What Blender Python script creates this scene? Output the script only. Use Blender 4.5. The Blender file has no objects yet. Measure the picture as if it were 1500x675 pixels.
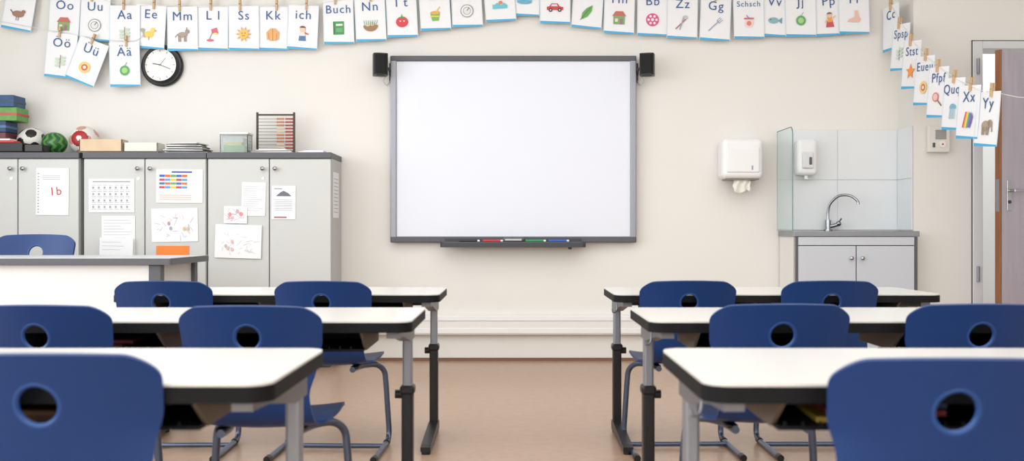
import bpy, bmesh, math, random
from mathutils import Vector, Matrix
random.seed(4)
S=bpy.context.scene
S.view_settings.view_transform='Standard'
H=0.882; F=1458.0
def wp(u,v,D):
    return Vector(((u-750)*D/F, D, H-(v-337.5)*D/F))
# ---------------- materials
def lin(c):
    c=c/255.0
    return c/12.92 if c<=0.04045 else ((c+0.055)/1.055)**2.4
_m={}
def mat(rgb,rough=0.5,metal=0.0,noise=0.0,scale=8.0,bump=0.0,bscale=60.0,name=None,spec=0.5,trans=0.0,stretch=None):
    key=(rgb,rough,metal,noise,scale,bump,name,trans)
    if key in _m: return _m[key]
    m=bpy.data.materials.new(name or 'mat_%02x%02x%02x'%rgb)
    m.use_nodes=True
    nt=m.node_tree; b=nt.nodes['Principled BSDF']
    c=(lin(rgb[0]),lin(rgb[1]),lin(rgb[2]),1)
    b.inputs['Base Color'].default_value=c
    b.inputs['Roughness'].default_value=rough
    b.inputs['Metallic'].default_value=metal
    b.inputs['Specular IOR Level'].default_value=spec
    if trans: b.inputs['Transmission Weight'].default_value=trans
    tc=nt.nodes.new('ShaderNodeTexCoord')
    mp=nt.nodes.new('ShaderNodeMapping')
    nt.links.new(tc.outputs['Object'],mp.inputs['Vector'])
    if stretch: mp.inputs['Scale'].default_value=stretch
    if noise>0:
        n=nt.nodes.new('ShaderNodeTexNoise'); n.inputs['Scale'].default_value=scale; n.inputs['Detail'].default_value=5
        nt.links.new(mp.outputs['Vector'],n.inputs['Vector'])
        r=nt.nodes.new('ShaderNodeMapRange')
        r.inputs['From Min'].default_value=0.3; r.inputs['From Max'].default_value=0.7
        r.inputs['To Min'].default_value=1-noise; r.inputs['To Max'].default_value=1+noise
        nt.links.new(n.outputs['Fac'],r.inputs['Value'])
        mx=nt.nodes.new('ShaderNodeVectorMath'); mx.operation='SCALE'
        mx.inputs[0].default_value=c[:3]
        nt.links.new(r.outputs['Result'],mx.inputs['Scale'])
        nt.links.new(mx.outputs['Vector'],b.inputs['Base Color'])
    if bump>0:
        n2=nt.nodes.new('ShaderNodeTexNoise'); n2.inputs['Scale'].default_value=bscale; n2.inputs['Detail'].default_value=3
        nt.links.new(mp.outputs['Vector'],n2.inputs['Vector'])
        bp=nt.nodes.new('ShaderNodeBump'); bp.inputs['Strength'].default_value=bump; bp.inputs['Distance'].default_value=0.002
        nt.links.new(n2.outputs['Fac'],bp.inputs['Height'])
        nt.links.new(bp.outputs['Normal'],b.inputs['Normal'])
    _m[key]=m
    return m
# ---------------- mesh builder
class MB:
    def __init__(s): s.v=[];s.f=[];s.mi=[];s.sm=[];s.mats=[]
    def slot(s,m):
        if m not in s.mats: s.mats.append(m)
        return s.mats.index(m)
    def add(s,vs,fs,m,smooth=False,M=None):
        o=len(s.v); k=s.slot(m)
        for p in vs:
            p=Vector(p)
            if M is not None: p=M@p
            s.v.append(tuple(p))
        for f in fs:
            s.f.append([i+o for i in f]); s.mi.append(k); s.sm.append(smooth)
    def bm(s,b,m,smooth=False,M=None):
        b.verts.ensure_lookup_table(); b.verts.index_update()
        s.add([v.co.copy() for v in b.verts],[[v.index for v in f.verts] for f in b.faces],m,smooth,M); b.free()
    def box(s,c,d,m,bev=0,M=None,seg=2):
        b=bmesh.new(); bmesh.ops.create_cube(b,size=1)
        for v in b.verts: v.co=Vector((v.co.x*d[0]+c[0],v.co.y*d[1]+c[1],v.co.z*d[2]+c[2]))
        if bev>0:
            bmesh.ops.bevel(b,geom=list(b.edges),offset=min(bev,min(d)*0.49),segments=seg,profile=0.5,affect='EDGES')
        s.bm(b,m,False,M)
    def bx(s,x0,x1,y0,y1,z0,z1,m,bev=0,M=None):
        s.box(((x0+x1)/2,(y0+y1)/2,(z0+z1)/2),(abs(x1-x0),abs(y1-y0),abs(z1-z0)),m,bev,M)
    def lathe(s,prof,m,seg=32,M=None,smooth=True):
        vs=[];fs=[];n=len(prof)
        for i in range(seg):
            a=2*math.pi*i/seg
            for r,z in prof: vs.append((r*math.cos(a),r*math.sin(a),z))
        for i in range(seg):
            j=(i+1)%seg
            for k in range(n-1):
                fs.append([i*n+k,j*n+k,j*n+k+1,i*n+k+1])
        s.add(vs,fs,m,smooth,M)
    def cyl(s,p0,p1,r,m,seg=16,r1=None):
        p0=Vector(p0);p1=Vector(p1);d=p1-p0;L=d.length
        M=Matrix.Translation(p0)@d.to_track_quat('Z','Y').to_matrix().to_4x4()
        r1=r if r1 is None else r1
        vs=[];
        for i in range(seg):
            a=2*math.pi*i/seg
            vs.append((r*math.cos(a),r*math.sin(a),0)); vs.append((r1*math.cos(a),r1*math.sin(a),L))
        fs=[[2*i,2*((i+1)%seg),2*((i+1)%seg)+1,2*i+1] for i in range(seg)]
        s.add(vs,fs,m,True,M)
        s.add(vs,[[2*i for i in range(seg)][::-1],[2*i+1 for i in range(seg)]],m,False,M)
    def tube(s,path,r,m,seg=10,n=6,smoothpath=True):
        P=[Vector(p) for p in path]
        if smoothpath:
            Q=[]
            for i in range(len(P)-1):
                a=P[max(i-1,0)];b=P[i];c=P[i+1];d=P[min(i+2,len(P)-1)]
                for k in range(n):
                    t=k/n
                    Q.append(0.5*((2*b)+(c-a)*t+(2*a-5*b+4*c-d)*t*t+(3*b-a-3*c+d)*t**3))
            Q.append(P[-1]);P=Q
        T=[]
        for i in range(len(P)):
            T.append((P[min(i+1,len(P)-1)]-P[max(i-1,0)]).normalized())
        up=Vector((0,0,1)) if abs(T[0].z)<.9 else Vector((1,0,0))
        N=T[0].cross(up).normalized()
        vs=[];fs=[]
        for i,p in enumerate(P):
            N=(N-T[i]*N.dot(T[i])).normalized(); B=T[i].cross(N)
            for k in range(seg):
                a=2*math.pi*k/seg
                vs.append(p+N*math.cos(a)*r+B*math.sin(a)*r)
        for i in range(len(P)-1):
            for k in range(seg):
                fs.append([i*seg+k,i*seg+(k+1)%seg,(i+1)*seg+(k+1)%seg,(i+1)*seg+k])
        s.add(vs,fs,m,True)
        e=(len(P)-1)*seg
        s.add(vs[:seg]+vs[e:],[list(range(seg))[::-1],list(range(seg,2*seg))],m,False)
    def sphere(s,c,r,m,M=None,sc=(1,1,1),seg=24):
        b=bmesh.new(); bmesh.ops.create_uvsphere(b,u_segments=seg,v_segments=seg//2,radius=r)
        for v in b.verts: v.co=Vector((v.co.x*sc[0]+c[0],v.co.y*sc[1]+c[1],v.co.z*sc[2]+c[2]))
        s.bm(b,m,True,M)
    def prism(s,poly,z0,z1,m,M=None):
        n=len(poly)
        vs=[(x,y,z0) for x,y in poly]+[(x,y,z1) for x,y in poly]
        fs=[list(range(n))[::-1],list(range(n,2*n))]+[[i,(i+1)%n,(i+1)%n+n,i+n] for i in range(n)]
        s.add(vs,fs,m,False,M)
    def prismX(s,poly,x0,x1,m):   # poly in (y,z)
        n=len(poly)
        vs=[(x0,y,z) for y,z in poly]+[(x1,y,z) for y,z in poly]
        fs=[list(range(n))[::-1],list(range(n,2*n))]+[[i,(i+1)%n,(i+1)%n+n,i+n] for i in range(n)]
        s.add(vs,fs,m)
    def mesh(s,name):
        me=bpy.data.meshes.new(name); me.from_pydata(s.v,[],s.f)
        for m in s.mats: me.materials.append(m)
        me.polygons.foreach_set('material_index',s.mi)
        me.polygons.foreach_set('use_smooth',s.sm)
        me.update()
        b=bmesh.new(); b.from_mesh(me)
        if len(b.faces)<60000: bmesh.ops.recalc_face_normals(b,faces=[f for f in b.faces])
        b.to_mesh(me); b.free()
        return me
    def obj(s,name,loc=(0,0,0),rot=(0,0,0),scale=(1,1,1)):
        return place(s.mesh(name),name,loc,rot,scale)
def place(me,name,loc=(0,0,0),rot=(0,0,0),scale=(1,1,1)):
    o=bpy.data.objects.new(name,me); o.location=loc; o.rotation_euler=rot; o.scale=scale
    S.collection.objects.link(o); return o
def rrect(x0,x1,y0,y1,r,n=6):
    P=[]
    for cx,cy,a in ((x1-r,y1-r,0),(x0+r,y1-r,90),(x0+r,y0+r,180),(x1-r,y0+r,270)):
        for k in range(n+1):
            t=math.radians(a+90*k/n); P.append((cx+r*math.cos(t),cy+r*math.sin(t)))
    return P
def oneobj(name,x0,x1,y0,y1,z0,z1,m,bev=0):
    b=MB(); b.bx(x0,x1,y0,y1,z0,z1,m,bev); return b.obj(name)
# ---------------- palette
WALL=mat((231,229,223),.9,noise=.012,scale=1.2,bump=.15,bscale=180,name='painted_plaster')
WALLR=mat((229,227,221),.9,noise=.012,scale=1.2,bump=.15,bscale=180,name='painted_plaster_entry')
CEIL=mat((240,240,240),.95,name='ceiling_paint')
FLOOR=mat((176,146,122),.28,noise=.09,scale=22,bump=.05,bscale=200,name='linoleum',spec=.5)
WHITE=mat((238,238,238),.4,name='white_plastic')
OFFW=mat((233,231,227),.5,name='offwhite_trim')
TOP=mat((215,213,207),.22,name='table_laminate',noise=.01,scale=3)
BLACK=mat((14,14,16),.4,name='black_plastic')
BLK2=mat((14,14,16),.6,name='black_edge',spec=.2)
BLUE=mat((10,52,108),.4,bump=.2,bscale=350,noise=.06,scale=3,name='blue_polypropylene',spec=.4)
BLUE2=mat((22,68,130),.35,name='blue_rim')
CHROME=mat((190,192,198),.25,1.0,name='chrome_steel')
TUBE=mat((96,106,128),.3,.85,name='painted_tube')
ALU=mat((148,151,158),.42,.6,name='aluminium')
BRK=mat((122,122,125),.45,.5,name='frame_grey')
GREY=mat((86,88,93),.5,name='grey_plastic')
DGREY=mat((60,62,68),.5,name='dark_grey')
CAB=mat((202,203,200),.45,noise=.01,scale=2,name='cabinet_laminate')
CABS=mat((188,189,188),.5,name='cabinet_side')
PAPER=mat((238,239,241),.7,name='paper')
PAPER2=mat((228,229,230),.7,name='paper_grey')  # slightly greyer paper for some stacked sheets
WOOD=mat((196,158,115),.5,noise=.18,scale=6,stretch=(1,1,8),name='wood')
DWOOD=mat((140,92,56),.5,noise=.2,scale=5,stretch=(6,6,.6),name='door_lipping')
PIN=mat((205,172,132),.6,name='clothespin_wood')
LBLUE=mat((75,172,218),.6,name='card_blue')
INK=mat((52,96,148),.6,name='card_ink')
TXT=mat((135,137,143),.7,name='print_grey')
# ---------------- room
BW=6.75; JW=6.49; JX=2.617
oneobj('wall_back',-4.3,JX,BW,BW+.15,0,3.0,WALL)
w=MB()
DX0,DX1,DZ=3.03,3.84,2.085
w.bx(JX,DX0,JW,BW+.15,0,3.0,WALLR)
w.bx(DX0,DX1,JW,BW-.06,DZ,3.0,WALLR)
w.bx(DX1,4.45,JW,BW+.15,0,3.0,WALLR)
w.obj('wall_entry')
w=MB(); 
w.bx(-4.3,-4.15,-2.6,BW,0,.9,WALL); w.bx(-4.3,-4.15,-2.6,BW,2.7,3.0,WALL)
for a,b_ in ((-2.6,-2.0),(1.3,1.7),(5.0,BW)): w.bx(-4.3,-4.15,a,b_,.9,2.7,WALL)
w.obj('wall_left')
for (a,b_) in ((-2.0,1.3),(1.7,5.0)):
    w=MB(); 
    for z in (.93,2.67): w.bx(-4.27,-4.2,a,b_,z-.03,z+.03,WHITE)
    for y in (a+.03,(a+b_)/2,b_-.03): w.bx(-4.27,-4.2,y-.03,y+.03,.93,2.67,WHITE)
    w.obj('window_1' if a<0 else 'window_2')
oneobj('wall_right',4.3,4.45,-2.6,JW,0,3.0,WALL)
oneobj('wall_front',-4.3,4.45,-2.75,-2.6,0,3.0,WALL)
oneobj('floor',-4.3,4.45,-2.75,8.6,-.1,0,FLOOR)
oneobj('ceiling',-4.3,4.45,-2.75,8.5,3.0,3.1,CEIL)
oneobj('wall_corridor',2.2,5.2,8.4,8.5,0,3.0,mat((225,225,222),.8,name='corridor_paint'))
SK=mat((125,90,70),.5,name='skirting_brown')
oneobj('baseboard_back',-1.15,1.8,BW-.012,BW,0,.020,SK)
# cable trunking
t=MB(); t.bx(-1.15,1.8,BW-.05,BW,.18,.315,OFFW,.004); t.bx(-1.15,1.8,BW-.056,BW-.05,.19,.225,WHITE,.002); t.bx(-1.15,1.8,BW-.056,BW-.05,.275,.305,WHITE,.002)
t.obj('trim_1')
# ---------------- whiteboard
D=6.70
b=MB(); p0=wp(572,355,D); p1=wp(932,82,D)
x0,x1,z0,z1=p0.x,p1.x,p0.z,p1.z
WB=mat((227,231,240),.35,name='whiteboard_surface')
b.bx(x0+.01,x1-.01,D+.005,BW-.001,z0+.01,z1-.01,GREY)
b.bx(x0+.035,x1-.035,D,D+.01,z0+.03,z1-.03,WB)
b.bx(x0,x0+.042,D-.012,D+.02,z0,z1,ALU,.006); b.bx(x1-.042,x1,D-.012,D+.02,z0,z1,ALU,.006)
b.bx(x0,x1,D-.014,D+.02,z1-.036,z1,GREY,.006); b.bx(x0,x1,D-.014,D+.02,z0,z0+.04,GREY,.006)
b.bx(x0+1.1,x0+1.18,D-.016,D-.013,z0+.012,z0+.024,ALU)
b.obj('interactive_whiteboard')
b=MB(); q0=wp(645,362,6.62); q1=wp(858,348,6.62)
tr=rrect(q0.x,q1.x,6.59,6.685,.03)
b.prism(tr,q0.z,q0.z+.03,DGREY); 
b.prism(rrect(q0.x+.01,q1.x-.01,6.60,6.685,.025),q0.z+.03,q0.z+.036,GREY)
b.bx(q0.x+.03,q1.x-.03,6.66,6.685,q0.z+.03,q0.z+.06,DGREY,.004)
for cx,c in ((686,(35,35,40)),(720,(190,50,55)),(783,(40,140,85)),(817,(45,90,180))):
    x=(cx-750)*6.6/F
    b.cyl((x-.06,6.612,q0.z+.043),(x+.06,6.612,q0.z+.043),.009,mat(c,.4)); b.cyl((x+.06,6.612,q0.z+.043),(x+.075,6.612,q0.z+.043),.007,WHITE)
b.box(((752-750)*6.6/F,6.615,q0.z+.05),(.14,.045,.035),GREY,.016,seg=3)
b.box(((752-750)*6.6/F,6.59,q0.z+.05),(.11,.006,.012),mat((190,190,190),.4),.002)
b.cyl((.385,6.62,q0.z-.014),(.385,6.62,q0.z+.001),.012,DGREY)
b.obj('pen_tray')
# ---------------- speakers
def speaker(u,side):
    b=MB(); c=wp(u,95,6.62)
    M=Matrix.Translation(c)@Matrix.Rotation(side*.25,4,'Z')
    b.prism(rrect(-.048,.048,-.05,.05,.022),-.072,.072,BLACK,M)
    b.prism(rrect(-.042,.042,-.056,.02,.02),-.064,.064,mat((10,10,12),.8,name='speaker_cloth'),M)
    b.prism(rrect(-.03,.03,-.03,.03,.02),.072,.076,BLACK,M); b.prism(rrect(-.03,.03,-.03,.03,.02),-.076,-.072,BLACK,M)
    b.tube([c+Vector((side*.03,.02,-.01)),c+Vector((side*.05,.05,-.02)),c+Vector((side*.053,.09,-.03)),c+Vector((side*.053,.112,-.05))],.009,DGREY)
    b.bx(c.x+side*.053-.008,c.x+side*.053+.008,BW-.014,BW-.001,c.z-.1,c.z+.03,GREY)
    b.tube([c+Vector((side*.04,.06,-.06)),c+Vector((side*.01,.09,-.09)),c+Vector((side*.03,.105,-.12)),c+Vector((side*.052,.115,-.09))],.003,mat((200,200,200),.5))
    b.obj('loudspeaker')
speaker(557,1); speaker(948,-1)
# ---------------- clock
b=MB(); c=wp(237,96,6.72)
M=Matrix.Translation((c.x,BW,c.z))@Matrix.Rotation(math.radians(90),4,'X')
b.lathe([(0,0),(.139,0),(.141,.02),(.135,.034),(.128,.036),(.112,.02),(0,.02)],BLACK,64,M)
M2=Matrix.Translation((c.x-.014,BW,c.z+.006))@Matrix.Rotation(math.radians(90),4,'X')
b.lathe([(.108,.018),(.108,.0235),(0,.0235)],mat((238,238,234),.35,name='clock_face'),64,M2,False)
for k in range(12):
    a=k*math.pi/6; Mk=M2@Matrix.Rotation(a,4,'Z'); b.box((0,.094,.0245),(.003,.012,.002),GREY,0,Mk)
for a,L,wd in ((math.radians(80),.06,.005),(math.radians(-112),.085,.0035),(math.radians(-40),.07,.0015)):
    Mk=M2@Matrix.Rotation(a,4,'Z'); b.box((0,L/2-.01,.027),(wd,L,.0015),GREY,0,Mk)
b.obj('wall_clock')
# ---------------- text / icons / cards
_tc={}
def text2d(body,size):
    if body not in _tc:
        cu=bpy.data.curves.new('t','FONT'); cu.body=body; cu.size=1; cu.align_x='CENTER'; cu.align_y='CENTER'; cu.resolution_u=3; cu.space_character=1.15
        o=bpy.data.objects.new('t',cu); S.collection.objects.link(o)
        dg=bpy.context.evaluated_depsgraph_get(); e=o.evaluated_get(dg); me=e.to_mesh()
        _tc[body]=([(v.co.x,v.co.y) for v in me.vertices],[list(p.vertices) for p in me.polygons])
        e.to_mesh_clear(); bpy.data.objects.remove(o); bpy.data.curves.remove(cu)
    vs,fs=_tc[body]
    return [(x*size,y*size) for x,y in vs],fs
def putflat(b,pts,fs,m,y,ox=0,oz=0,M=None,s=1,rot=0):
    c,sn=math.cos(rot),math.sin(rot)
    b.add([(ox+s*(x*c-z*sn),y,oz+s*(x*sn+z*c)) for x,z in pts],fs,m,False,M)
def ell(cx,cy,rx,ry,n=20,a0=0,a1=360):
    full=(a1-a0>=360)
    k=n if full else n+1
    return [(cx+rx*math.cos(math.radians(a0+(a1-a0)*i/n)),cy+ry*math.sin(math.radians(a0+(a1-a0)*i/n))) for i in range(k)]
def rc(x0,x1,y0,y1): return [(x0,y0),(x1,y0),(x1,y1),(x0,y1)]
def line(x0,y0,x1,y1,w):
    d=Vector((x1-x0,y1-y0)).normalized(); n=Vector((-d.y,d.x))*w/2
    return [(x0+n.x,y0+n.y),(x0-n.x,y0-n.y),(x1-n.x,y1-n.y),(x1+n.x,y1+n.y)]
def icon(k):
    L=[]
    A=lambda p,c:L.append((p,c))
    if k=='sun':
        for i in range(10):
            a=i*math.pi/5; ca,sa=math.cos(a),math.sin(a)
            A([(.6*ca-.12*sa,.6*sa+.12*ca),(.6*ca+.12*sa,.6*sa-.12*ca),(1*ca,1*sa)],(240,150,60))
        A(ell(0,0,.55,.55),(250,190,70)); A(ell(-.18,.12,.07,.07,8),(90,60,40)); A(ell(.18,.12,.07,.07,8),(90,60,40)); A(ell(0,-.15,.22,.1,10,180,360),(200,80,50))
    elif k=='car':
        A([(-1,-.3),(1,-.3),(1,.05),(.55,.15),(.3,.5),(-.45,.5),(-.7,.15),(-1,.1)],(205,45,50)); A([(-.5,.15),(.35,.15),(.2,.4),(-.38,.4)],(190,220,235))
        for x in (-.55,.55): A(ell(x,-.3,.24,.24),(40,40,45)); A(ell(x,-.3,.1,.1,10),(200,200,205))
    elif k=='ball':
        A(ell(0,0,.8,.8),(215,70,130))
        for i in range(6): A(ell(.48*math.cos(i*1.047),.48*math.sin(i*1.047),.16,.16,8),(240,225,235))
        A(ell(0,0,.2,.2,8),(240,225,235))
    elif k=='leaf':
        A([(-.7,-.8),(-.6,-.1),(-.1,.5),(.6,.9),(.55,.2),(.1,-.5),(-.5,-.85)],(90,160,70)); A(line(-.8,-1,.4,.6,.08),(50,110,45))
    elif k=='ring':
        A(ell(0,0,.8,.8),(150,150,155)); A(ell(0,0,.68,.68),(240,240,240)); A(ell(0,0,.5,.5),(170,165,160)); A(ell(0,0,.4,.4),(225,225,225)); A(line(0,0,.3,.4,.1),(90,90,95))
    elif k=='cup':
        A([(-.6,.2),(-.4,-.8),(.4,-.8),(.6,.2)],(110,180,80)); A(ell(0,.2,.6,.2),(230,160,60)); A(line(.1,.2,.6,.9,.12),(230,190,60)); A(line(-.6,-.2,.5,-.3,.18),(230,200,70))
    elif k=='fish':
        A(ell(-.1,0,.65,.38),(120,175,180)); A([(.45,0),(.95,.4),(.95,-.4)],(90,150,160)); A(ell(-.45,.1,.08,.08,8),(30,40,50))
    elif k=='animal':
        A(ell(0,0,.6,.35),(165,150,135)); A(ell(.6,.4,.28,.24),(150,135,120)); A(line(.5,.6,.55,.9,.12),(140,125,110)); A(line(.35,.1,.6,.4,.3),(160,145,130))
        for x in (-.45,-.25,.25,.42): A(line(x,-.1,x,-.85,.13),(150,132,118))
        A(line(-.55,.1,-.9,-.3,.08),(120,100,85))
    elif k=='elephant':
        A(ell(-.1,.1,.65,.5),(165,145,120)); A(ell(.55,.35,.35,.35),(155,135,112)); A(line(.8,.3,.9,-.5,.16),(150,130,108)); A(ell(.4,.35,.2,.28),(135,115,95))
        for x in (-.55,-.3,.1,.35): A(line(x,0,x,-.8,.2),(150,130,108))
    elif k=='bird':
        A(ell(0,0,.75,.4),(150,105,85)); A(ell(.6,.35,.25,.22),(140,95,75)); A(line(-.6,0,-1,.4,.14),(120,80,60)); A(line(.1,-.3,.1,-.8,.08),(120,90,70)); A(line(-.15,-.3,-.15,-.8,.08),(120,90,70))
    elif k=='book':
        A(rc(-.65,.65,-.8,.8),(60,140,75)); A(rc(-.65,-.5,-.8,.8),(35,100,55)); A(rc(-.3,.5,.25,.5),(225,235,220)); A(rc(-.3,.5,-.5,.0),(90,170,100))
    elif k=='nest':
        A(ell(0,0,.9,.75,14,180,360),(150,110,70)); A(ell(-.35,.1,.3,.22),(225,220,200)); A(ell(.2,.15,.3,.24),(200,205,180))
        for i in range(7): A(line(-.7+.23*i,0,-.8+.28*i,.6,.07),(110,150,70))
    elif k=='tomato':
        A(ell(0,-.1,.75,.65),(215,50,60)); A([(-.4,.45),(0,.3),(.4,.5),(.1,.55),(0,.9),(-.1,.55)],(80,140,60)); A(ell(-.2,0,.1,.1,8),(250,230,220)); A(ell(.25,0,.1,.1,8),(250,230,220))
    elif k=='star':
        A([(r*math.cos(math.pi/2+i*math.pi/5+(0 if r>.5 else math.pi/5)),r*math.sin(math.pi/2+i*math.pi/5+(0 if r>.5 else math.pi/5))) for i in range(0,10,2) for r in (.95,.4)],(240,140,45))
    elif k=='rainbow':
        for i,c in enumerate(((210,60,60),(240,150,50),(245,220,80),(90,170,90),(70,120,190),(120,80,160))): A([(-.8+.22*i,-.8),(-.58+.22*i,-.8),(-.1+.2*i,.8-.1*i),(-.35+.2*i,.8)],c)
    elif k=='person':
        A([(-.35,-.1),(.35,-.1),(.5,-.9),(-.5,-.9)],(200,60,70)); A(rc(-.3,.3,-.3,.3),(240,150,60)); A(ell(0,.55,.3,.32),(235,195,165)); A(ell(0,.68,.32,.24,12,0,180),(120,75,45)); A(line(.25,.1,.75,.45,.16),(235,195,165)); A(line(-.25,.1,-.6,-.3,.16),(235,195,165))
    elif k=='boy':
        A([(-.35,-.1),(.35,-.1),(.45,-.9),(-.45,-.9)],(70,110,160)); A(rc(-.35,.35,-.3,.25),(225,225,215)); A(ell(0,.5,.34,.36),(235,195,165)); A(ell(0,.68,.37,.24,12,0,180),(95,60,35)); A(line(.25,.1,.75,-.1,.16),(200,80,60))
    elif k=='tool':
        A(line(-.8,-.8,.5,.5,.14),(170,80,90)); A(line(-.3,-.9,.2,.8,.14),(150,160,170)); A(ell(.4,.65,.25,.25,12),(190,190,195))
    elif k=='fork':
        A(line(-.8,-.8,.35,.35,.12),(140,155,175)); A(line(.2,.5,.5,.2,.12),(140,155,175))
        for q in (0,.15,.3): A(line(.2+q,.5-q,.6+q,.9-q,.07),(140,155,175))
    elif k=='cloud':
        for x,y,r in ((-.5,0,.35),(0,.15,.5),(.5,0,.38)): A(ell(x,y,r*1.2,r),(120,185,215))
        A(ell(0,-.25,.9,.25),(90,165,200))
    elif k=='duck':
        A(ell(-.1,-.2,.6,.4),(245,205,80)); A(ell(.35,.35,.28,.28),(245,210,90)); A([(.58,.35),(.95,.25),(.58,.2)],(230,120,40)); A(line(-.1,-.5,-.1,-.9,.1),(230,120,40))
        A(ell(-.9,.3,.3,.22),(165,160,155)); A(line(-.9,.3,-.6,-.6,.2),(170,165,160))
    elif k=='jacket':
        A([(-.3,.7),(.3,.7),(.8,.2),(.7,-.7),(.45,-.65),(.4,-.8),(-.4,-.8),(-.45,-.65),(-.7,-.7),(-.8,.2)],(225,165,95)); A(line(0,.7,0,-.8,.06),(160,100,50)); A(line(.5,.1,.45,-.6,.05),(160,100,50)); A(line(-.5,.1,-.45,-.6,.05),(160,100,50))
    elif k=='house':
        A(rc(-.7,.7,-.8,.2),(110,165,90)); A([(-.85,.2),(.85,.2),(.45,.8),(-.45,.8)],(190,90,80)); A(rc(-.5,-.15,-.5,-.1),(240,210,210)); A(rc(.1,.45,-.8,-.1),(150,100,120))
    elif k=='pan':
        A(line(0,0,.9,-.7,.16),(130,90,60)); A(ell(-.25,.25,.55,.5),(215,120,110)); A(ell(-.25,.25,.4,.36),(240,190,180))
    elif k=='lamp':
        A([(-.2,.6),(.5,.8),(.7,.1),(-.1,.1)],(215,90,110)); A(line(0,.3,-.4,-.6,.08),(120,120,130)); A(ell(-.3,-.75,.45,.15),(210,90,110)); A(ell(.35,.05,.25,.12),(250,220,120))
    elif k=='jelly':
        A(ell(0,.3,.55,.5,14,0,180),(110,170,195))
        for i in range(5): A(line(-.4+.2*i,.3,-.5+.22*i,-.8,.09),(130,190,205))
    elif k=='wave':
        A([(-.9,-.4),(.9,-.4),(.9,0),(.5,.3),(.1,0),(-.3,.35),(-.7,.1),(-.9,.2)],(95,190,205)); A(ell(.1,.35,.25,.2),(225,120,60))
    elif k=='eye':
        A(ell(0,0,.7,.7),(235,205,120)); A(ell(0,0,.4,.4),(210,90,60)); A(ell(0,0,.2,.2,10),(240,240,235))
    elif k=='yoyo':
        A(ell(0,0,.6,.6),(80,160,90)); A(ell(0,0,.35,.35),(160,210,120)); A(line(0,.5,.3,1,.06),(100,100,100))
    elif k=='branch':
        A(line(0,-.8,0,.8,.08),(150,120,90))
        for q in (-.5,-.1,.3): A(ell(.35,q+.2,.3,.15),(190,215,190)); A(ell(-.35,q,.3,.15),(195,220,195))
    elif k=='foot':
        A([(-.9,-.5),(.6,-.55),(.8,-.2),(.6,.1),(.45,.9),(.1,.9),(.05,.1),(-.6,-.15)],(235,185,165))
    elif k=='twist':
        A(line(-.6,.5,.6,.5,.2),(215,90,80)); A(ell(0,-.1,.5,.5),(240,215,200)); A(ell(0,-.1,.3,.3),(220,120,110)); A(line(-.3,.9,.1,.4,.1),(90,120,180))
    return L
CW,CH=.206,.297
def card(u0,v0,letters,ic,D=6.70,rot=0,yaw=0,w=CW,pins=True):
    b=MB(); h=CH
    n=6; vs=[];fs=[]
    curl=random.uniform(.002,.006)
    for i in range(n+1):
        z=-h*i/n; y=-curl*((i/n)**2)
        vs+= [(-w/2,y,z),(w/2,y,z)]
    for i in range(n): fs.append([2*i,2*i+1,2*i+3,2*i+2])
    b.add(vs,fs,PAPER); 
    cy=lambda z:-curl*((z/h)**2)
    b.add([(-w/2,cy(h)-.001,-h),(w/2,cy(h)-.001,-h),(w/2,cy(h-.017)-.0012,-h+.010),(-w/2,cy(h-.017)-.0012,-h+.018)],[[0,1,2,3]],LBLUE)
    for sx in (-1,1): b.add([(sx*w/2,-.001-cy(0),0),(sx*(w/2-.003),-.001,0),(sx*(w/2-.003),cy(h)-.0015,-h),(sx*w/2,cy(h)-.0015,-h)],[[0,1,2,3]],mat((205,228,238),.6))
    if letters:
        sz=.085 if len(letters)<=3 else (.078 if len(letters)==4 else .052)
        pts,f2=text2d(letters,sz)
        putflat(b,pts,f2,INK,-.004,0,-.066)
    if ic:
        for q,(poly,c) in enumerate(icon(ic)):
            c=tuple(int(x*.86+240*.14) for x in c)
            putflat(b,poly,[list(range(len(poly)))],mat(c,.7),-.0065-.0004*q,0,-.19,None,.055)
    if pins:
        px=random.uniform(-.03,.03)
        b.bx(px-.006,px+.006,-.014,-.002,-.03,.045,PIN); b.bx(px-.006,px+.006,.001,.010,-.03,.045,PIN); b.box((px,-.004,.012),(.014,.02,.004),CHROME)
    c=wp(u0,v0,D)
    return b.obj('letter_card',c,(0,rot,yaw))
row=[(96,-6,'Oo','house',.05),(140,-4,'Uu','ring',.02),(183,8,'Aa','branch',.0),(222,7,'Ee','duck',.05),(267,10,'Mm','animal',-.02),(312,9,'L l','lamp',.0),(357,9,'Ss','sun',-.01),(400,9,'Kk','jacket',0),(445,8,'ich','boy',.04),(495,0,'Buch','book',-.03),(541,-4,'Nn','nest',-.05),(587,-10,'I t','tomato',-.05),
(635,-20,'Ei','cup',-.06),(682,-25,'Rr','ring',-.05),(729,-33,'Ff','wave',-.08),(769,-41,'Ww','cloud',.02),(813,-30,'Au','car',.0),(863,-23,'Dd','leaf',.07),(908,-15,'Hh','house',.03),(956,-12,'Bb','ball',.01),(1000,-8,'Zz','tool',.02),(1049,-5,'Gg','fork',.04),(1096,-8,'Schsch','twist',-.02),(1135,-11,'Vv','fish',.03),(1172,-11,'Jj','yoyo',-.02),(1212,-12,'Pp','person',-.07),(1250,-15,'Ff','foot',-.02)]
tops=[]
for i,(u,v,l,ic,r) in enumerate(row):
    d=6.70+(.006 if i%2 else 0)
    card(u,v,l,ic,d,rot=r); tops.append(wp(u,v,6.7035)+Vector((0,0,-.003)))
card(34,-20,'','bird',6.70,rot=.16)
card(92,49,'Öö','branch',6.685,rot=.08); card(139,60,'Üü','eye',6.675,rot=.36); card(182,62,'Ää','yoyo',6.685,rot=-.03)
STR=mat((225,222,215),.7,name='cotton_string')
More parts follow.
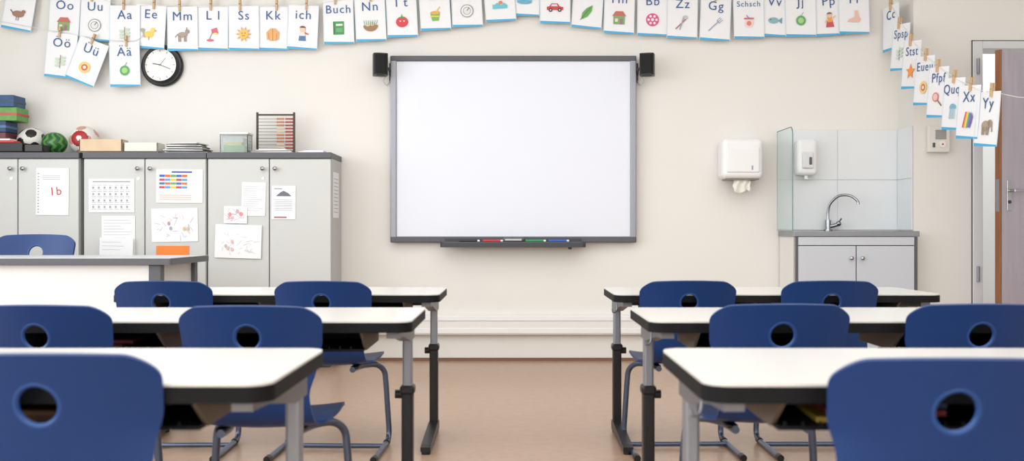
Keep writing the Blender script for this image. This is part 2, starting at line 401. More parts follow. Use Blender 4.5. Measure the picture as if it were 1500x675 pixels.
b=MB(); b.tube([wp(-60,-60,6.7035)]+tops+[wp(1300,-25,6.72)],.0018,STR,6,4); b.tube([wp(-60,20,6.686),wp(60,42,6.686),wp(90,47,6.686),wp(138,56,6.68),wp(182,60,6.686),wp(205,56,6.69),wp(222,30,6.73)],.0018,STR,6,4)
b.obj('garland_string')
# diagonal garland on right
rr=[(1305,8,'Cc',None,6.60),(1321,35,'Spsp','branch',6.42),(1337,60,'Stst','star',6.25),(1356,82,'Eueu','eye',6.07),(1376,98,'Pfpf','pan',5.88),(1399,114,'Ququ','jelly',5.71),(1421,125,'Xx','rainbow',5.56),(1449,134,'Yy','elephant',5.40)]
tp=[]
for i,(u,v,l,ic,d) in enumerate(rr):
    o=card(u,v,l,ic,d,rot=.10 if i>0 else -.02,yaw=math.radians(-80),w=.2)
    tp.append(o.location.copy())
b=MB(); b.tube([Vector((2.50,6.745,2.5))]+tp+[wp(1600,140,5.0),Vector((4.29,4.0,1.7))],.0018,STR,6,4); b.obj('garland_string')
# ---------------- storage cabinets
CF=6.37
def cab(x0,x1,name='storage_cabinet'):
    b=MB(); zt=1.343
    b.bx(x0,x1,CF+.018,BW-.005,.06,zt,CABS)
    b.bx(x0+.02,x1-.02,CF+.05,BW-.03,0,.06,DGREY)
    xm=(x0+x1)/2
    b.bx(x0+.003,xm-.003,CF,CF+.017,.07,zt-.004,CAB,.003); b.bx(xm+.003,x1-.003,CF,CF+.017,.07,zt-.004,CAB,.003)
    b.bx(xm-.003,xm+.003,CF+.01,CF+.019,.07,zt,DGREY)
    b.bx(x0-.003,x1+.003,CF-.01,BW-.003,zt,zt+.039,GREY,.004)
    for sx in (-1,1):
        x=xm+sx*.04
        b.cyl((x,CF-.02,1.277),(x,CF,1.277),.006,CHROME); b.lathe([(0,0),(.009,0),(.014,.006),(.013,.013),(0,.016)],CHROME,20,Matrix.Translation((x,CF-.015,1.277))@Matrix.Rotation(math.pi/2,4,'X'))
        if sx<0: b.cyl((x,CF-.004,1.215),(x,CF,1.215),.009,CHROME)
    return b.obj(name)
cab(-3.555,-2.77); cab(-2.742,-1.957); cab(-1.948,-1.157)
# papers on cabinets
def sheet(u0,u1,v0,v1,name,content=None,rot=0,D=None,base=PAPER):
    D=D or CF-.003
    b=MB(); a=wp(u0,v1,D); c=wp(u1,v0,D); w=c.x-a.x; h=c.z-a.z
    b.bx(-w/2,w/2,-.001,.0005,-h/2,h/2,base)
    if content: content(b,w,h)
    return b.obj(name,((a.x+c.x)/2,D,(a.z+c.z)/2),(0,rot,0))
def R(b,x0,x1,z0,z1,m,y=-.002): b.add([(x0,y,z0),(x1,y,z0),(x1,y,z1),(x0,y,z1)],[[0,1,2,3]],m)
RED=mat((205,60,70),.6)
def c_1b(b,w,h):
    p,f=text2d('1b',.075); putflat(b,p,f,RED,-.002,.02,-.0,rot=.1)
    for k in range(14): R(b,-w/2+.01,-w/2+.020,-h/2+.015+k*.019,-h/2+.020+k*.019,TXT)
    for k in range(3): R(b,-.06,.05,h/2-.05-.012*k,h/2-.048-.012*k,TXT)
def c_grid(b,w,h):
    R(b,-.12,.12,h/2-.020,h/2-.015,TXT)
    for i in range(7):
        for j in range(4):
            x=-w/2+.02+i*(w-.04)/7; z=-h/2+.02+j*(h-.05)/4
            R(b,x,x+.028,z,z+.002,TXT); R(b,x,x+.028,z+.03,z+.032,TXT); R(b,x+.004,x+.016,z+.008,z+.022,mat((165,168,175),.7))
def c_text(n=10):
    def f(b,w,h):
        for k in range(n):
            L=random.uniform(.5,.85)*w; z=h/2-.03-k*(h-.05)/n
            R(b,-w/2+.015,-w/2+.015+L,z,z+.002,mat((175,177,182),.7))
    return f
def c_table(b,w,h):
    cols=[(70,110,190),(240,200,60),(225,110,60),(200,70,80),(110,170,90),(90,160,210)]
    R(b,-.05,.08,h/2-.022,h/2-.012,mat((60,90,170),.6))
    for i in range(5):
        for j in range(4):
            x=-w/2+.02+i*.036; z=h/2-.05-j*.024
            R(b,x,x+.034,z,z+.014 if j else z+.016,mat(cols[(i*2+j*3)%6],.6))
    for j in range(3): R(b,-w/2+.02,w/2-.07,-h/2+.02+j*.013,-h/2+.023+j*.013,mat((225,150,120),.6))
def c_draw(seed,cols):
    def f(b,w,h):
        r=random.Random(seed)
        for k in range(26):
            x,z=r.uniform(-.34,.34)*w,r.uniform(-.35,.25)*h; a=r.uniform(0,6.28); L=r.uniform(.015,.05)
            p=line(x,z,x+L*math.cos(a),z+L*math.sin(a),.002)
            b.add([(q[0],-.002-.0001*k,q[1]) for q in p],[[0,1,2,3]],mat(r.choice(cols),.7))
        for k in range(4):
            p=ell(r.uniform(-.3,.3)*w,r.uniform(-.25,.25)*h,.009,.012,10)
            b.add([(q[0],-.005-.0001*k,q[1]) for q in p],[list(range(len(p)))],mat(r.choice(cols),.7))
    return f
pc=[(205,190,190),(190,198,208),(215,190,180),(185,190,185)]
sheet(53,101,246,315,'paper_notice',c_1b,.01)
sheet(130,197,262,311,'paper_notice',c_grid)
sheet(149,198,316,374,'paper_notice',c_text(11),0)
o=sheet(146,195,348,376,'paper_notice',c_text(3),.02,6.345)
sheet(229,297,248,297,'class_timetable',c_table,.01)
sheet(222,290,305,354,'child_drawing',c_draw(3,[(210,160,140),(175,155,175),(160,175,195),(215,190,150)]),-.02)
sheet(229,277,360,376,'paper_notice',None,0,None,mat((240,135,60),.7,name='orange_paper'))
sheet(354,389,267,316,'paper_notice',c_text(12),.03)
sheet(328,362,302,327,'child_drawing',c_draw(7,[(225,150,150),(200,175,185)]),.02,6.362)
sheet(315,383,329,378,'child_drawing',c_draw(9,pc),.03,6.360)
def c_mt(b,w,h):
    p=[(-.05,.04),(.05,.04),(.03,.06),(.0,.075),(-.02,.065)]; b.add([(x,-.002,z) for x,z in p],[list(range(5))],mat((110,115,125),.7))
    for k in range(7): R(b,-w/2+.02,w/2-.02,.015-k*.011,.017-k*.011,TXT)
    R(b,-.06,-.01,.085,.09,TXT); R(b,-.06,.02,-.1,-.09,mat((170,120,120),.7))
sheet(398,433,272,321,'paper_notice',c_mt,.01)
b=MB(); b.bx(-1.1565,-1.1545,6.43,6.64,.965,1.262,PAPER)
for k in range(10): b.bx(-1.1546,-1.1540,6.46,6.61,1.0+k*.024,1.003+k*.024,TXT)
b.obj('paper_notice')
# ---------------- things on top of cabinets
Z=1.3825
def ctr(u,D=6.5): return (u-750)*D/F
def icoball(name,loc,r,fn,sub=4,sc=(1,1,1),rot=(0,0,0)):
    b=bmesh.new(); bmesh.ops.create_icosphere(b,subdivisions=sub,radius=1)
    me=bpy.data.meshes.new(name); b.faces.ensure_lookup_table()
    ms=[]
    for f in b.faces:
        m=fn(f.calc_center_median().normalized())
        if m not in ms: ms.append(m)
        f.material_index=ms.index(m); f.smooth=True
    for v in b.verts: v.co=Vector((v.co.x*sc[0],v.co.y*sc[1],v.co.z*sc[2]))*r
    b.to_mesh(me); b.free()
    for m in ms: me.materials.append(m)
    return place(me,name,loc,rot)
g=(1+5**.5)/2
ico=[Vector(p).normalized() for p in [(0,a,b_*g) for a in(-1,1) for b_ in(-1,1)]+[(a,b_*g,0) for a in(-1,1) for b_ in(-1,1)]+[(b_*g,0,a) for a in(-1,1) for b_ in(-1,1)]]
SB=mat((30,30,32),.4,name='ball_black'); SW=mat((226,224,218),.4,name='ball_white')
icoball('soccer_ball',(ctr(46,6.64),6.645,Z+.093),.092,lambda n: SB if max(n.dot(p) for p in ico)>.93 else SW,5,rot=(.4,.3,.2))
MG=mat((34,88,44),.35,name='melon_dark'); ML=mat((84,146,66),.35,name='melon_light')
icoball('watermelon_ball',(ctr(81,6.585),6.575,Z+.074),.074,lambda n: MG if math.sin(math.atan2(n.y,n.x)*9+1.2*math.sin(n.z*9))>-.3 else ML,5,(1.08,1,1),rot=(.15,.0,.3))
RB=mat((170,35,40),.4,name='ball_red')
def rfn(n):
    t=n.dot(Vector((.05,-1,.1)).normalized())
    if t>.985: return SW
    if t>.86: return RB
    if t>.84: return SB
    m=max(n.dot(p) for p in ico)
    return mat((205,150,140),.4) if m>.95 else SW
icoball('playground_ball',(ctr(122,6.64)+.006,6.645,Z+.098),.098,rfn,5)
def crate(u0,u1,h,D,dep,m,name,lid=None):
    b=MB(); x0,x1=ctr(u0,D-dep/2),ctr(u1,D-dep/2)
    b.bx(x0,x1,D-dep/2,D+dep/2,Z,Z+.008,m)
    for a,c in ((x0,x0+.008),(x1-.008,x1)): b.bx(a,c,D-dep/2,D+dep/2,Z,Z+h,m,.002)
    for a,c in ((D-dep/2,D-dep/2+.008),(D+dep/2-.008,D+dep/2)): b.bx(x0,x1,a,c,Z,Z+h,m,.002)
    if lid: 
        for k in range(4): b.bx(x0+.012,x1-.012,D-dep/2+.012,D+dep/2-.012,Z+.01+k*(h-.01)/4,Z+.008+(k+.9)*(h-.01)/4,lid)
    return b.obj(name)
crate(-30,34,.062,6.43,.1,mat((40,38,40),.5,name='dark_tray'),'storage_tray',PAPER2)
crate(35,63,.05,6.44,.1,mat((60,56,56),.5),'storage_tray',mat((200,195,190),.7))
crate(116,179,.085,6.43,.10,mat((218,192,160),.6,noise=.06,scale=10,name='light_wood'),'wooden_box',WOOD)
crate(181,231,.064,6.45,.13,mat((225,222,212),.6),'paper_box',mat((60,60,62),.6))
def gift(x0,x1,z0,z1,c,rib,D=6.6):
    b=MB(); b.bx(x0,x1,D-.1,D+.06,z0,z1,mat(c,.45,noise=.15,scale=30),.004)
    xm=(x0+x1)/2; b.bx(xm-.012,xm+.012,D-.102,D+.062,z0+.0005,z1+.0005,mat(rib,.3)); zm=(z0+z1)/2
    b.bx(x0-.002,x1+.002,D-.102,D+.062,zm-.008,zm+.008,mat(rib,.3)); b.obj('gift_box')
gx=ctr(0,6.5)
gift(gx-.20,gx+.038,Z,Z+.14,(110,50,62),(190,70,75)); gift(gx-.20,gx+.038,Z+.1415,Z+.215,(35,66,105),(65,110,160)); gift(gx-.17,gx+.11,Z+.2165,Z+.305,(98,155,72),(185,60,62)); gift(gx-.16,gx+.09,Z+.3065,Z+.385,(28,78,118),(20,50,90))
b=MB(); b.box((ctr(0,6.44),6.43,Z+.062+.008),(.24,.09,.014),mat((205,60,60),.5),.004); b.box((ctr(-2,6.44),6.43,Z+.062+.0215),(.2,.09,.012),mat((236,232,228),.6),.003); b.obj('exercise_book')
b=MB(); r=random.Random(5)
for k in range(9):
    m=[PAPER2,mat((45,45,50),.6),PAPER,mat((150,138,130),.6)][k%4]
    M=Matrix.Translation((ctr(275)+r.uniform(-.02,.02),6.52+r.uniform(-.01,.01),Z+.004+k*.0075))@Matrix.Rotation(r.uniform(-.12,.12),4,'Z')
    b.box((0,0,0),(.27-.01*k,.18,.006),m,0,M)
b.obj('paper_stack')
b=MB()
for k in range(5):
    M=Matrix.Translation((ctr(400)+r.uniform(-.01,.02),6.455,Z+.004+k*.006))@Matrix.Rotation(r.uniform(-.05,.05),4,'Z')
    b.box((0,0,0),(.26-.03*k,.12,.005),[PAPER,mat((150,142,135),.6),PAPER2][k%3],0,M)
b.obj('paper_stack')
b=MB(); b.box((ctr(460),6.5,Z+.005),(.16,.2,.008),PAPER2); b.box((ctr(463),6.5,Z+.012),(.13,.18,.005),PAPER); b.obj('paper_stack')
# clear box
GL=mat((235,240,240),.15,name='clear_plastic',trans=.85)
b=MB(); x0,x1=ctr(325,6.47),ctr(365,6.47); y0,y1=6.43,6.55
for q in ((x0,x1,y0,y0+.003),(x0,x1,y1-.003,y1),(x0,x0+.003,y0,y1),(x1-.003,x1,y0,y1)): b.bx(*q,Z+.002,Z+.12,GL)
b.bx(x0,x1,y0,y1,Z,Z+.003,GL); b.bx(x0-.006,x1+.006,y0-.006,y1+.006,Z+.12,Z+.135,mat((235,235,230),.4),.004)
b.bx(x0+.02,x1-.02,y0+.006,y1-.02,Z+.004,Z+.05,mat((140,200,120),.6)); b.bx(x0+.03,x1-.04,y0+.006,y1-.02,Z+.05,Z+.07,mat((240,225,100),.6)); b.bx(x0+.015,x1-.03,y0+.006,y1-.02,Z+.07,Z+.10,mat((235,240,235),.6))
b.obj('clear_storage_box')
# abacus
b=MB(); ax0,ax1=ctr(376,6.6),ctr(430,6.6); az0,az1=Z,Z+.285; ay=6.62; AB=mat((66,50,44),.5,name='abacus_frame')
for x in (ax0,ax1): b.bx(x-.006,x+.006,ay-.01,ay+.01,az0,az1,AB,.002); b.bx(x-.008,x+.008,ay-.05,ay+.05,az0,az0+.014,AB,.002)
b.bx(ax0,ax1,ay-.01,ay+.01,az1-.022,az1-.012,AB,.002); b.bx(ax0,ax1,ay-.01,ay+.01,az0+.016,az0+.03,AB,.002)
cr=[mat((190,60,50),.35),mat((230,215,190),.4),mat((205,130,70),.4)]
for i in range(10):
    z=az0+.048+i*.0215
    b.cyl((ax0,ay,z),(ax1,ay,z),.0014,DGREY,8)
    for k in range(10):
        x=ax1-.012-k*.0102-(.008 if k>4 else 0)
        b.sphere((x,ay,z),.0072,cr[(0 if k<5 else (1 if i%5<2 else 2))],sc=(.68,1,1),seg=10)
b.obj('abacus')
# ---------------- teacher desk
b=MB(); dz=.75; X1=-1.626; X0=-3.7; Y0,Y1=4.75,5.35
DT=mat((190,191,192),.35,name='desk_top'); DW=mat((222,222,221),.5,name='desk_panel')
b.prism(rrect(X0,X1,Y0,Y1,.015),dz-.032,dz-.002,GREY); b.prism(rrect(X0+.004,X1-.004,Y0+.004,Y1-.004,.012),dz-.002,dz,DT)
for x in (-1.712,X0+.08):
    b.bx(x-.03,x+.03,Y0+.02,Y0+.07,0,dz-.032,GREY,.004); b.bx(x-.03,x+.03,Y1-.07,Y1-.02,0,dz-.032,GREY,.004)
    b.bx(x-.01,x+.01,Y0+.07,Y1-.07,.2,dz-.034,DW); b.bx(x-.03,x+.03,Y0,Y1,0,.03,GREY,.004)
b.bx(X0+.11,-1.742,Y0+.03,Y0+.05,.12,dz-.034,DW)
b.bx(X0+.11,-1.742,Y1-.06,Y1-.03,dz-.1,dz-.034,GREY)
b.obj('teacher_desk')
# ---------------- chair
def chair_meshes():
    prof=[(.385,.335),(.375,.350),(.35,.360),(.30,.362),(.22,.357),(.14,.354),(.08,.358),(.04,.372),(.018,.40),(.008,.44),(.0,.49),(-.01,.54),(-.022,.59),(-.036,.64),(-.052,.69)]
    P=[Vector((0,y,z)) for y,z in prof]
    Q=[]
    for i in range(len(P)-1):
        a=P[max(i-1,0)];p=P[i];c=P[i+1];d=P[min(i+2,len(P)-1)]
        for k in range(5):
            t=k/5; Q.append(0.5*((2*p)+(c-a)*t+(2*a-5*p+4*c-d)*t*t+(3*p-a-3*c+d)*t**3))
    Q.append(P[-1])
    L=[0]
    for i in range(1,len(Q)): L.append(L[-1]+(Q[i]-Q[i-1]).length)
    tot=L[-1]
    def at(s):
        for i in range(1,len(Q)):
            if L[i]>=s-1e-9:
                t=(s-L[i-1])/(L[i]-L[i-1]); return Q[i-1].lerp(Q[i],t),(Q[i]-Q[i-1]).normalized()
        return Q[-1],(Q[-1]-Q[-2]).normalized()
    ss=[]
    r=.048
    for k in range(10): ss.append(r*(1-math.cos(math.pi/2*k/10)))
    N=44
    for k in range(N+1): ss.append(r+(tot-2*r)*k/N)
    for k in range(1,11): ss.append(tot-r+r*math.sin(math.pi/2*k/10))
    def width(s):
        keys=[(0,.178),(.15,.185),(.28,.178),(.36,.158),(.44,.150),(.52,.168),(.60,.184),(.66,.187),(tot,.178)]
        for i in range(len(keys)-1):
            if s<=keys[i+1][0]:
                t=(s-keys[i][0])/(keys[i+1][0]-keys[i][0]); t=t*t*(3-2*t)
                w_=keys[i][1]*(1-t)+keys[i+1][1]*t; break
        else: w_=keys[-1][1]
        for d in (s,tot-s):
            if d<r: w_-= r-math.sqrt(max(r*r-(r-d)**2,0))
        return w_
    nt_=28; vs=[];fs=[]
    for s in ss:
        p,tg=at(s); w_=width(s)
        bk=min(max((s-.36)/.2,0),1)
        for j in range(nt_+1):
            t=2*j/nt_-1; x=t*w_
            q=(x/.185)**2
            pos=p+Vector((x,0,0))
            pos+=Vector((0,bk*.040*q,(1-bk)*.014*q))
            if s>tot-.12: pos.z-= .008*q*((s-(tot-.12))/.12)
            vs.append(pos)
    n=nt_+1
    for i in range(len(ss)-1):
        for j in range(nt_): fs.append([i*n+j,i*n+j+1,(i+1)*n+j+1,(i+1)*n+j])
    me=bpy.data.meshes.new('shell'); me.from_pydata([tuple(v) for v in vs],[],fs)
    o=place(me,'shell')
    md=o.modifiers.new('s','SOLIDIFY'); md.thickness=.009; md.offset=0
    cb=bmesh.new(); bmesh.ops.create_cone(cb,cap_ends=True,segments=48,radius1=.0345,radius2=.0345,depth=.3,matrix=Matrix.Translation((0,0,.606))@Matrix.Rotation(math.pi/2,4,'X'))
    cm=bpy.data.meshes.new('c'); cb.to_mesh(cm); cb.free(); co=place(cm,'c')
    mb=o.modifiers.new('b','BOOLEAN'); mb.object=co; mb.operation='DIFFERENCE'; mb.solver='EXACT'
    dg=bpy.context.evaluated_depsgraph_get(); res=bpy.data.meshes.new_from_object(o.evaluated_get(dg))
    V=[v.co.copy() for v in res.vertices]; Fc=[list(p.vertices) for p in res.polygons]
    bpy.data.objects.remove(o); bpy.data.objects.remove(co)
    b=MB(); b.add(V,Fc,BLUE,True)
    ring=[]
    for k in range(49):
        a=2*math.pi*k/48; z=.606+.0355*math.sin(a); x=.0355*math.cos(a)
        for i in range(len(Q)-1):
            if Q[i].z<=z<=Q[i+1].z and Q[i].y<.05: t=(z-Q[i].z)/(Q[i+1].z-Q[i].z); y=Q[i].y*(1-t)+Q[i+1].y*t
        ring.append((x,y+.040*(x/.185)**2,z))
    b.tube(ring,.0055,BLUE2,8,1,False)
    for sx in (-1,1):
        X=sx
        b.tube([(X*.10,.07,.338),(X*.105,.16,.336),(X*.125,.24,.334),(X*.16,.29,.328),(X*.185,.315,.300),(X*.192,.32,.25),(X*.198,.325,.15),(X*.203,.33,.06),(X*.203,.322,.028),(X*.203,.29,.013),(X*.203,.2,.012),(X*.203,.05,.012),(X*.203,-.05,.012)],.0115,TUBE,12,6)
        b.cyl((X*.203,-.055,.0135),(X*.203,-.02,.0135),.0135,BLACK,12); b.cyl((X*.203,.26,.0135),(X*.203,.29,.0135),.0135,BLACK,12)
        b.box((X*.105,.14,.345),(.03,.12,.012),BLACK,.004)
    b.tube([(-.203,.2,.014),(.203,.2,.014)],.0095,TUBE,10,2)
    me=b.mesh('school_chair'); me.set_sharp_from_angle(angle=math.radians(50)); return me
CHM=chair_meshes()
def chair(x,Dt,yaw=0): place(CHM,'school_chair',(x,Dt+.05,0),(0,0,yaw))
chair(-1.34,3.78,.02); chair(-.725,3.77,-.03)
chair(.680,3.80,.02); chair(1.228,3.80,0)
chair(-1.235,2.56,.0); chair(-.680,2.54,-.02)
chair(.712,2.60,.02); chair(1.236,2.6,-.01)
chair(-.750,1.55,.02); chair(-1.3,1.52,0)
chair(.678,1.495,-.02); chair(1.22,1.5,0)
place(CHM,'teacher_chair',(-2.70,5.62,0),(0,0,math.pi+.03),(1.24,1.2,1.245))
# ---------------- student tables
def table_mesh(W):
    b=MB(); zt=.632; hx=W/2
    b.prism(rrect(-hx,hx,-.25,.25,.045,10),zt-.032,zt-.006,BLK2)
    b.prism(rrect(-hx+.0015,hx-.0015,-.2485,.2485,.044,10),zt-.006,zt-.0045,BLK2)
    b.prism(rrect(-hx+.001,hx-.001,-.249,.249,.0445,10),zt-.0045,zt,TOP)
    for sx in (-1,1):
        x=sx*(hx-.055)
        b.prismX([(.23,zt-.033),(-.21,zt-.033),(-.21,zt-.052),(-.10,zt-.058),(.12,zt-.095),(.23,zt-.095)],x-.018,x+.018,BRK)
        b.box((x,.19,.47),(.03,.045,.24),ALU,.006)
        b.box((x,.19,.21),(.036,.052,.34),BLACK,.006)
        b.box((x,.19,.375),(.046,.062,.03),BLACK,.008)
        b.cyl((x-.04*sx,.19,.36),(x,.19,.36),.014,BLACK)
        b.prismX([(.235,.012),(.235,.05),(.14,.055),(-.20,.035),(-.24,.03),(-.24,.012)],x-.02,x+.02,BLACK)
        b.cyl((x,-.22,0),(x,-.22,.015),.018,BLACK); b.cyl((x,.215,0),(x,.215,.015),.018,BLACK)
    xx=-(hx-.03)
    b.tube([(xx,-.06,zt-.035),(xx,-.06,zt-.065),(xx-.005,-.065,zt-.082),(xx-.018,-.07,zt-.086),(xx-.022,-.07,zt-.072)],.003,ALU,8,4)
    b.bx(-hx+.07,hx-.07,.17,.21,zt-.075,zt-.033,DGREY)
    TR=mat((26,26,30),.6,name='tray_black',spec=.25); CK=mat((112,100,90),.6,name='tray_cheek')
    for cx in (-hx/2+.035,hx/2-.035):
        a,c=cx-.21,cx+.21
        b.bx(a,c,-.14,.16,zt-.097,zt-.090,TR); b.bx(a,c,.153,.16,zt-.097,zt-.035,TR)
        for k in range(13): b.bx(a+.01+k*.031,a+.014+k*.031,-.14,-.136,zt-.090,zt-.082,TR)
        for x in (a,c): b.prismX([(-.10,zt-.097),(.16,zt-.097),(.16,zt-.034),(-.19,zt-.034)],x-.004,x+.004,CK)
    return b.mesh('student_table')
TM=table_mesh(1.29)
def tab(edge,side,Db):
    x=edge+side*.645
    return place(TM,'student_table',(x,Db-.25,0))
tab(-.285,-1,4.4); tab(-.278,-1,3.24); tab(-.395,-1,2.12)
tab(.402,1,4.4); tab(.38,1,3.24); tab(.315,1,2.12)
def books(x,D,cols,z=.5425):
    b=MB(); r=random.Random(int(x*100)); zz=z
    for k,c in enumerate(cols):
        M=Matrix.Translation((x+r.uniform(-.02,.02),D+r.uniform(-.01,.01),zz+.006))@Matrix.Rotation(r.uniform(-.1,.1),4,'Z')
        b.box((0,0,0),(.20,.24,.011),mat(c,.5),.002,M); zz+=.0115
    b.obj('exercise_book_stack')
books(.66,1.87,[(200,170,70),(150,55,50),(45,75,120),(60,105,130)])
books(-1.22,2.99,[(100,32,42),(120,40,48)])
books(-.76,1.87,[(110,72,50),(125,88,58)])
books(.74,4.15,[(60,80,120),(170,168,160)])
# ---------------- sink niche
CT=6.37
TILE=mat((226,230,232),.2,name='wall_tile',noise=.01,scale=2); GRT=mat((204,207,209),.6,name='grout')
b=MB(); zt0,zt1=.885,wp(0,190,6.74).z; gx0,gx1=1.80,JX-.008
b.bx(gx0,gx1,BW-.006,BW-.001,zt0,zt1,GRT); b.bx(JX-.006,JX-.001,JW+.005,BW-.006,zt0,zt1,GRT)
nx=2; nz=2
for i in range(nx):
    for j in range(nz):
        a=gx0+(gx1-gx0)*i/nx; c=gx0+(gx1-gx0)*(i+1)/nx; e=zt0+(zt1-zt0)*j/nz; f=zt0+(zt1-zt0)*(j+1)/nz
        b.bx(a+.0015,c-.0015,BW-.010,BW-.006,e+.0015,f-.0015,TILE,.001)
for j in range(nz):
    e=zt0+(zt1-zt0)*j/nz; f=zt0+(zt1-zt0)*(j+1)/nz
    b.bx(JX-.010,JX-.006,JW+.006,BW-.011,e+.0015,f-.0015,TILE,.001)
b.obj('tile_splashback')
b=MB(); SC=mat((198,203,210),.45,name='sink_cabinet_front'); 
cx0,cx1=1.812,2.595; zc=.878
STEEL=mat((150,155,162),.3,.9,name='stainless')
b.bx(cx0-.01,cx1+.012,CT-.005,6.43,zc-.035,zc,STEEL,.003); b.bx(cx0-.01,cx1+.012,6.66,BW-.012,zc-.035,zc,STEEL,.003)
b.bx(cx0-.01,cx0+.2,6.43,6.66,zc-.035,zc,STEEL); b.bx(cx1-.14,cx1+.012,6.43,6.66,zc-.035,zc,STEEL)
b.bx(cx0+.2,cx1-.14,6.43,6.66,zc-.16,zc-.155,STEEL)
for q in ((cx0+.2,cx0+.205,6.43,6.66),(cx1-.145,cx1-.14,6.43,6.66),(cx0+.2,cx1-.14,6.43,6.435),(cx0+.2,cx1-.14,6.655,6.66)): b.bx(*q,zc-.16,zc-.03,STEEL)
b.bx(cx0,cx0+.018,CT+.003,BW-.012,.08,zc-.036,OFFW); b.bx(cx1-.018,cx1,CT+.003,JW-.002,.08,zc-.036,CAB)
b.bx(cx0,cx1,CT+.018,CT+.03,.08,zc-.036,DGREY)
b.bx(cx0+.02,cx1-.02,CT,CT+.017,zc-.09,zc-.037,SC,.002)
xm=(cx0+cx1)/2
b.bx(cx0+.02,xm-.003,CT,CT+.017,.09,zc-.095,SC,.003); b.bx(xm+.003,cx1-.02,CT,CT+.017,.09,zc-.095,SC,.003)
b.bx(cx0,cx0+.018,CT,CT+.004,.08,zc-.036,GREY); b.bx(cx1-.018,cx1,CT,CT+.004,.08,zc-.036,GREY)
b.bx(cx0+.02,cx1-.02,CT+.04,CT+.06,0,.09,DGREY)
for sx in (-1,1):
    b.lathe([(0,0),(.006,0),(.006,.01),(.013,.016),(.012,.024),(0,.027)],CHROME,20,Matrix.Translation((xm+sx*.035,CT,.705))@Matrix.Rotation(math.pi/2,4,'X'))
b.obj('sink_cabinet')
# tap
b=MB(); tx=(1215-750)*6.66/F; ty=6.69; 
CH2=mat((150,152,158),.12,1.0,name='polished_chrome')
b.cyl((tx,ty,zc),(tx,ty,zc+.012),.028,CH2,24); b.cyl((tx,ty,zc+.012),(tx,ty,zc+.075),.019,CH2,24)
b.tube([(tx,ty,zc+.07),(tx,ty,zc+.13),(tx+.012,ty-.01,zc+.185),(tx+.06,ty-.04,zc+.235),(tx+.12,ty-.08,zc+.235),(tx+.16,ty-.105,zc+.20),(tx+.165,ty-.108,zc+.175)],.009,CH2,12,8)
b.tube([(tx,ty,zc+.03),(tx+.03,ty-.01,zc+.035),(tx+.06,ty-.015,zc+.045)],.013,CH2,12,5); b.sphere((tx+.065,ty-.016,zc+.05),.018,CH2); b.tube([(tx+.065,ty-.016,zc+.06),(tx+.08,ty-.03,zc+.085)],.006,CH2,8,3)
b.obj('kitchen_tap')
# glass guard
gl=bpy.data.materials.new('guard_glass'); gl.use_nodes=True; nt=gl.node_tree; bs=nt.nodes['Principled BSDF']
bs.inputs['Base Color'].default_value=(.90,.96,.95,1); bs.inputs['Roughness'].default_value=.03; bs.inputs['Transmission Weight'].default_value=1; bs.inputs['IOR'].default_value=1.15
GE=mat((110,140,142),.2,name='glass_edge')
b=MB(); g0=zc+.001; g1=wp(0,185,6.37).z; 
pts=[(CT+.0,g0)]+[(CT+.05-.05*math.cos(math.radians(a)),g1-.05+.05*math.sin(math.radians(a))) for a in range(0,91,15)]+[(BW-.012,g1),(BW-.012,g0)]
b.prismX(pts,1.793,1.799,gl)
b.tube([(1.796,y,z) for y,z in pts[:-1]],.0035,GE,8,1,False)
b.obj('glass_splash_guard')
# towel dispenser
WP=mat((238,238,238),.25,name='gloss_white'); 
b=MB(); a=wp(1057,262,6.6); c=wp(1118,203,6.6); cx,cz=(a.x+c.x)/2,(a.z+c.z)/2; w_=c.x-a.x; h_=c.z-a.z
b.box((cx,6.665,cz),(w_,.165,h_),WP,.035,seg=5)
b.box((cx,6.585,cz-.01),(w_*.8,.02,h_*.62),WP,.01,seg=3); b.box((cx+.06,6.578,cz-.06),(.012,.01,.03),mat((150,160,170),.3),.003)
b.box((cx,6.66,cz-h_/2-.002),(w_*.8,.12,.008),BRK)
vs=[];fs=[]
for i in range(8):
    for j in range(11): vs.append((cx-.055+.011*j+.004*math.sin(i*1.3)+.006*i*(0.5-abs(j-5)/10),6.62+.010*math.sin(j*1.5+i*.6),cz-h_/2-.005-.011*i-(.010*math.sin(j*.7) if i==7 else 0)))
for i in range(7):
    for j in range(10): fs.append([i*11+j,i*11+j+1,(i+1)*11+j+1,(i+1)*11+j])
b.add(vs,fs,mat((232,229,220),.8,name='tissue'),True)
b.obj('paper_towel_dispenser')
b=MB(); a=wp(1167,257,6.66); c=wp(1197,204,6.66); cx,cz=(a.x+c.x)/2,(a.z+c.z)/2
b.box((cx,6.69,cz),(c.x-a.x,.095,c.z-a.z),WP,.028,seg=5); b.box((cx,6.638,cz-.02),(.075,.02,.11),mat((222,224,226),.3),.009,seg=3); b.box((cx+.015,6.627,cz-.025),(.018,.008,.05),GREY,.003); b.cyl((cx,6.68,cz-.145),(cx,6.68,cz-.11),.012,WHITE)
b.obj('soap_dispenser')
# intercom
b=MB(); a=wp(1359,223,6.46); c=wp(1391,184,6.46); cx,cz=(a.x+c.x)/2,(a.z+c.z)/2
b.box((cx,6.47,cz),(c.x-a.x,.036,c.z-a.z),mat((226,224,217),.4),.006); 
for k in range(7): b.box((cx+.01,6.451,cz+.055-k*.009),(.07,.004,.004),GREY)
b.cyl((cx+.02,6.446,cz-.035),(cx+.02,6.454,cz-.035),.022,WHITE,20); b.cyl((cx+.02,6.444,cz-.035),(cx+.02,6.448,cz-.035),.006,RED,12)
b.box((cx-.035,6.451,cz-.04),(.016,.004,.03),GREY)
b.obj('wall_intercom')
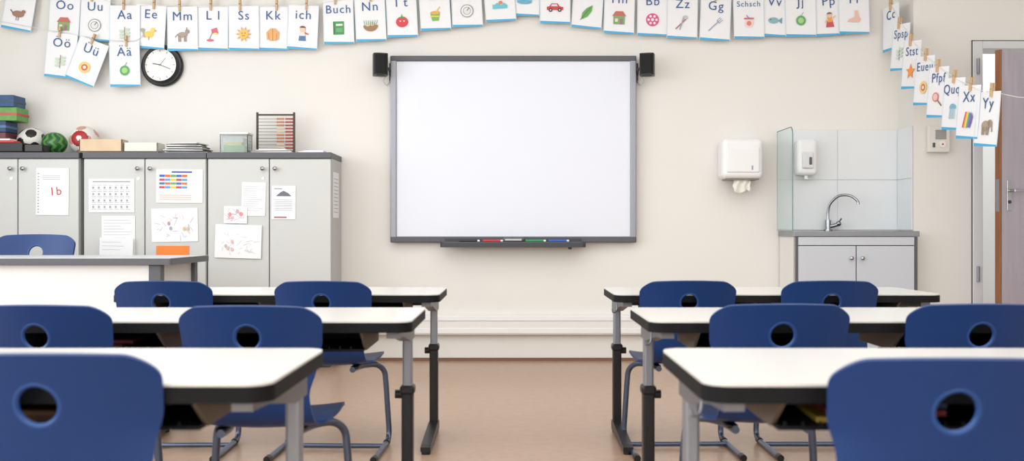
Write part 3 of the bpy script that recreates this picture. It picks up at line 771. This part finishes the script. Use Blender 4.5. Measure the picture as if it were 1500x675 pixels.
# ---------------- door frame & leaf
b=MB(); FR=mat((216,217,216),.45,name='door_frame_paint')
b.bx(DX0-.03,DX0+.035,JW-.012,BW-.07,0,DZ+.03,FR,.004); b.bx(DX1-.035,DX1+.03,JW-.012,BW-.07,0,DZ+.03,FR,.004); b.bx(DX0+.035,DX1-.035,JW-.012,BW-.07,DZ-.02,DZ+.03,FR,.004)
b.bx(DX0-.036,DX0-.03,JW-.006,JW+.01,0,DZ+.036,GREY); b.bx(DX0-.036,DX1+.03,JW-.006,JW+.01,DZ+.03,DZ+.036,GREY)
for z in (1.95,.60): b.cyl((DX0+.0,JW-.02,z-.05),(DX0+.0,JW-.02,z+.05),.009,ALU)
b.obj('trim_2')
b=MB(); LW=.86; DF=mat((180,174,186),.5,noise=.07,scale=4,stretch=(8,8,.7),name='door_veneer')
b.bx(-LW+.012,0,-.02,.02,.008,2.005,DF); b.bx(-LW,-LW+.012,-.0205,.0205,.008,2.005,DWOOD,.002)
b.box((-LW+.075,-.023,1.10),(.04,.006,.19),CHROME,.002); b.cyl((-LW+.075,-.025,1.13),(-LW+.075,-.065,1.13),.010,CHROME); b.tube([(-LW+.075,-.062,1.13),(-LW+.12,-.066,1.13),(-LW+.20,-.064,1.13)],.009,CHROME,10,4)
b.cyl((-LW+.075,-.02,1.06),(-LW+.075,-.03,1.06),.011,DGREY); b.box((-LW-.0005,0,1.1),(.003,.024,.2),ALU)
b.obj('door_1',(3.80,6.555,0),(0,0,math.radians(25)))
# ---------------- lights
def area(name,loc,rot,sx,sy,e,col=(1,1,1)):
    l=bpy.data.lights.new(name,'AREA'); l.shape='RECTANGLE'; l.size=sx; l.size_y=sy; l.energy=e; l.color=col
    o=bpy.data.objects.new(name,l); o.location=loc; o.rotation_euler=rot; S.collection.objects.link(o)
area('daylight_window_left_1',(-4.12,-.35,1.8),(0,math.radians(-90),0),1.7,3.2,76,(.92,.965,1))
area('daylight_window_left_2',(-4.12,3.35,1.8),(0,math.radians(-90),0),1.7,3.2,76,(.92,.965,1))
area('ceiling_fill',(0,2.6,2.95),(0,0,0),6,5.5,144,(.965,.985,1))  # added broad soft fill for even brightness, no ceiling fixture modelled
area('rear_fill',(0,-2.5,1.7),(math.radians(90),0,0),6.5,2.2,118,(.95,.98,1))  # added fill from behind the camera; the wall there has no window
area('corridor_fill',(3.8,7.6,2.9),(0,0,0),1.5,1,24)  # added fill to brighten the corridor behind the door, no lamp there
wd=bpy.data.worlds.new('w'); S.world=wd; wd.use_nodes=True
wd.node_tree.nodes['Background'].inputs[0].default_value=(.9,.95,1,1); wd.node_tree.nodes['Background'].inputs[1].default_value=1.0
# ---------------- camera
cam=bpy.data.cameras.new('camera'); co=bpy.data.objects.new('camera',cam); S.collection.objects.link(co); S.camera=co
cam.sensor_width=36; cam.lens=35; cam.sensor_fit='HORIZONTAL'
co.location=(0,0,H); co.rotation_euler=(math.radians(90),0,0)
cam.dof.use_dof=True; cam.dof.focus_distance=6.4; cam.dof.aperture_fstop=4.0
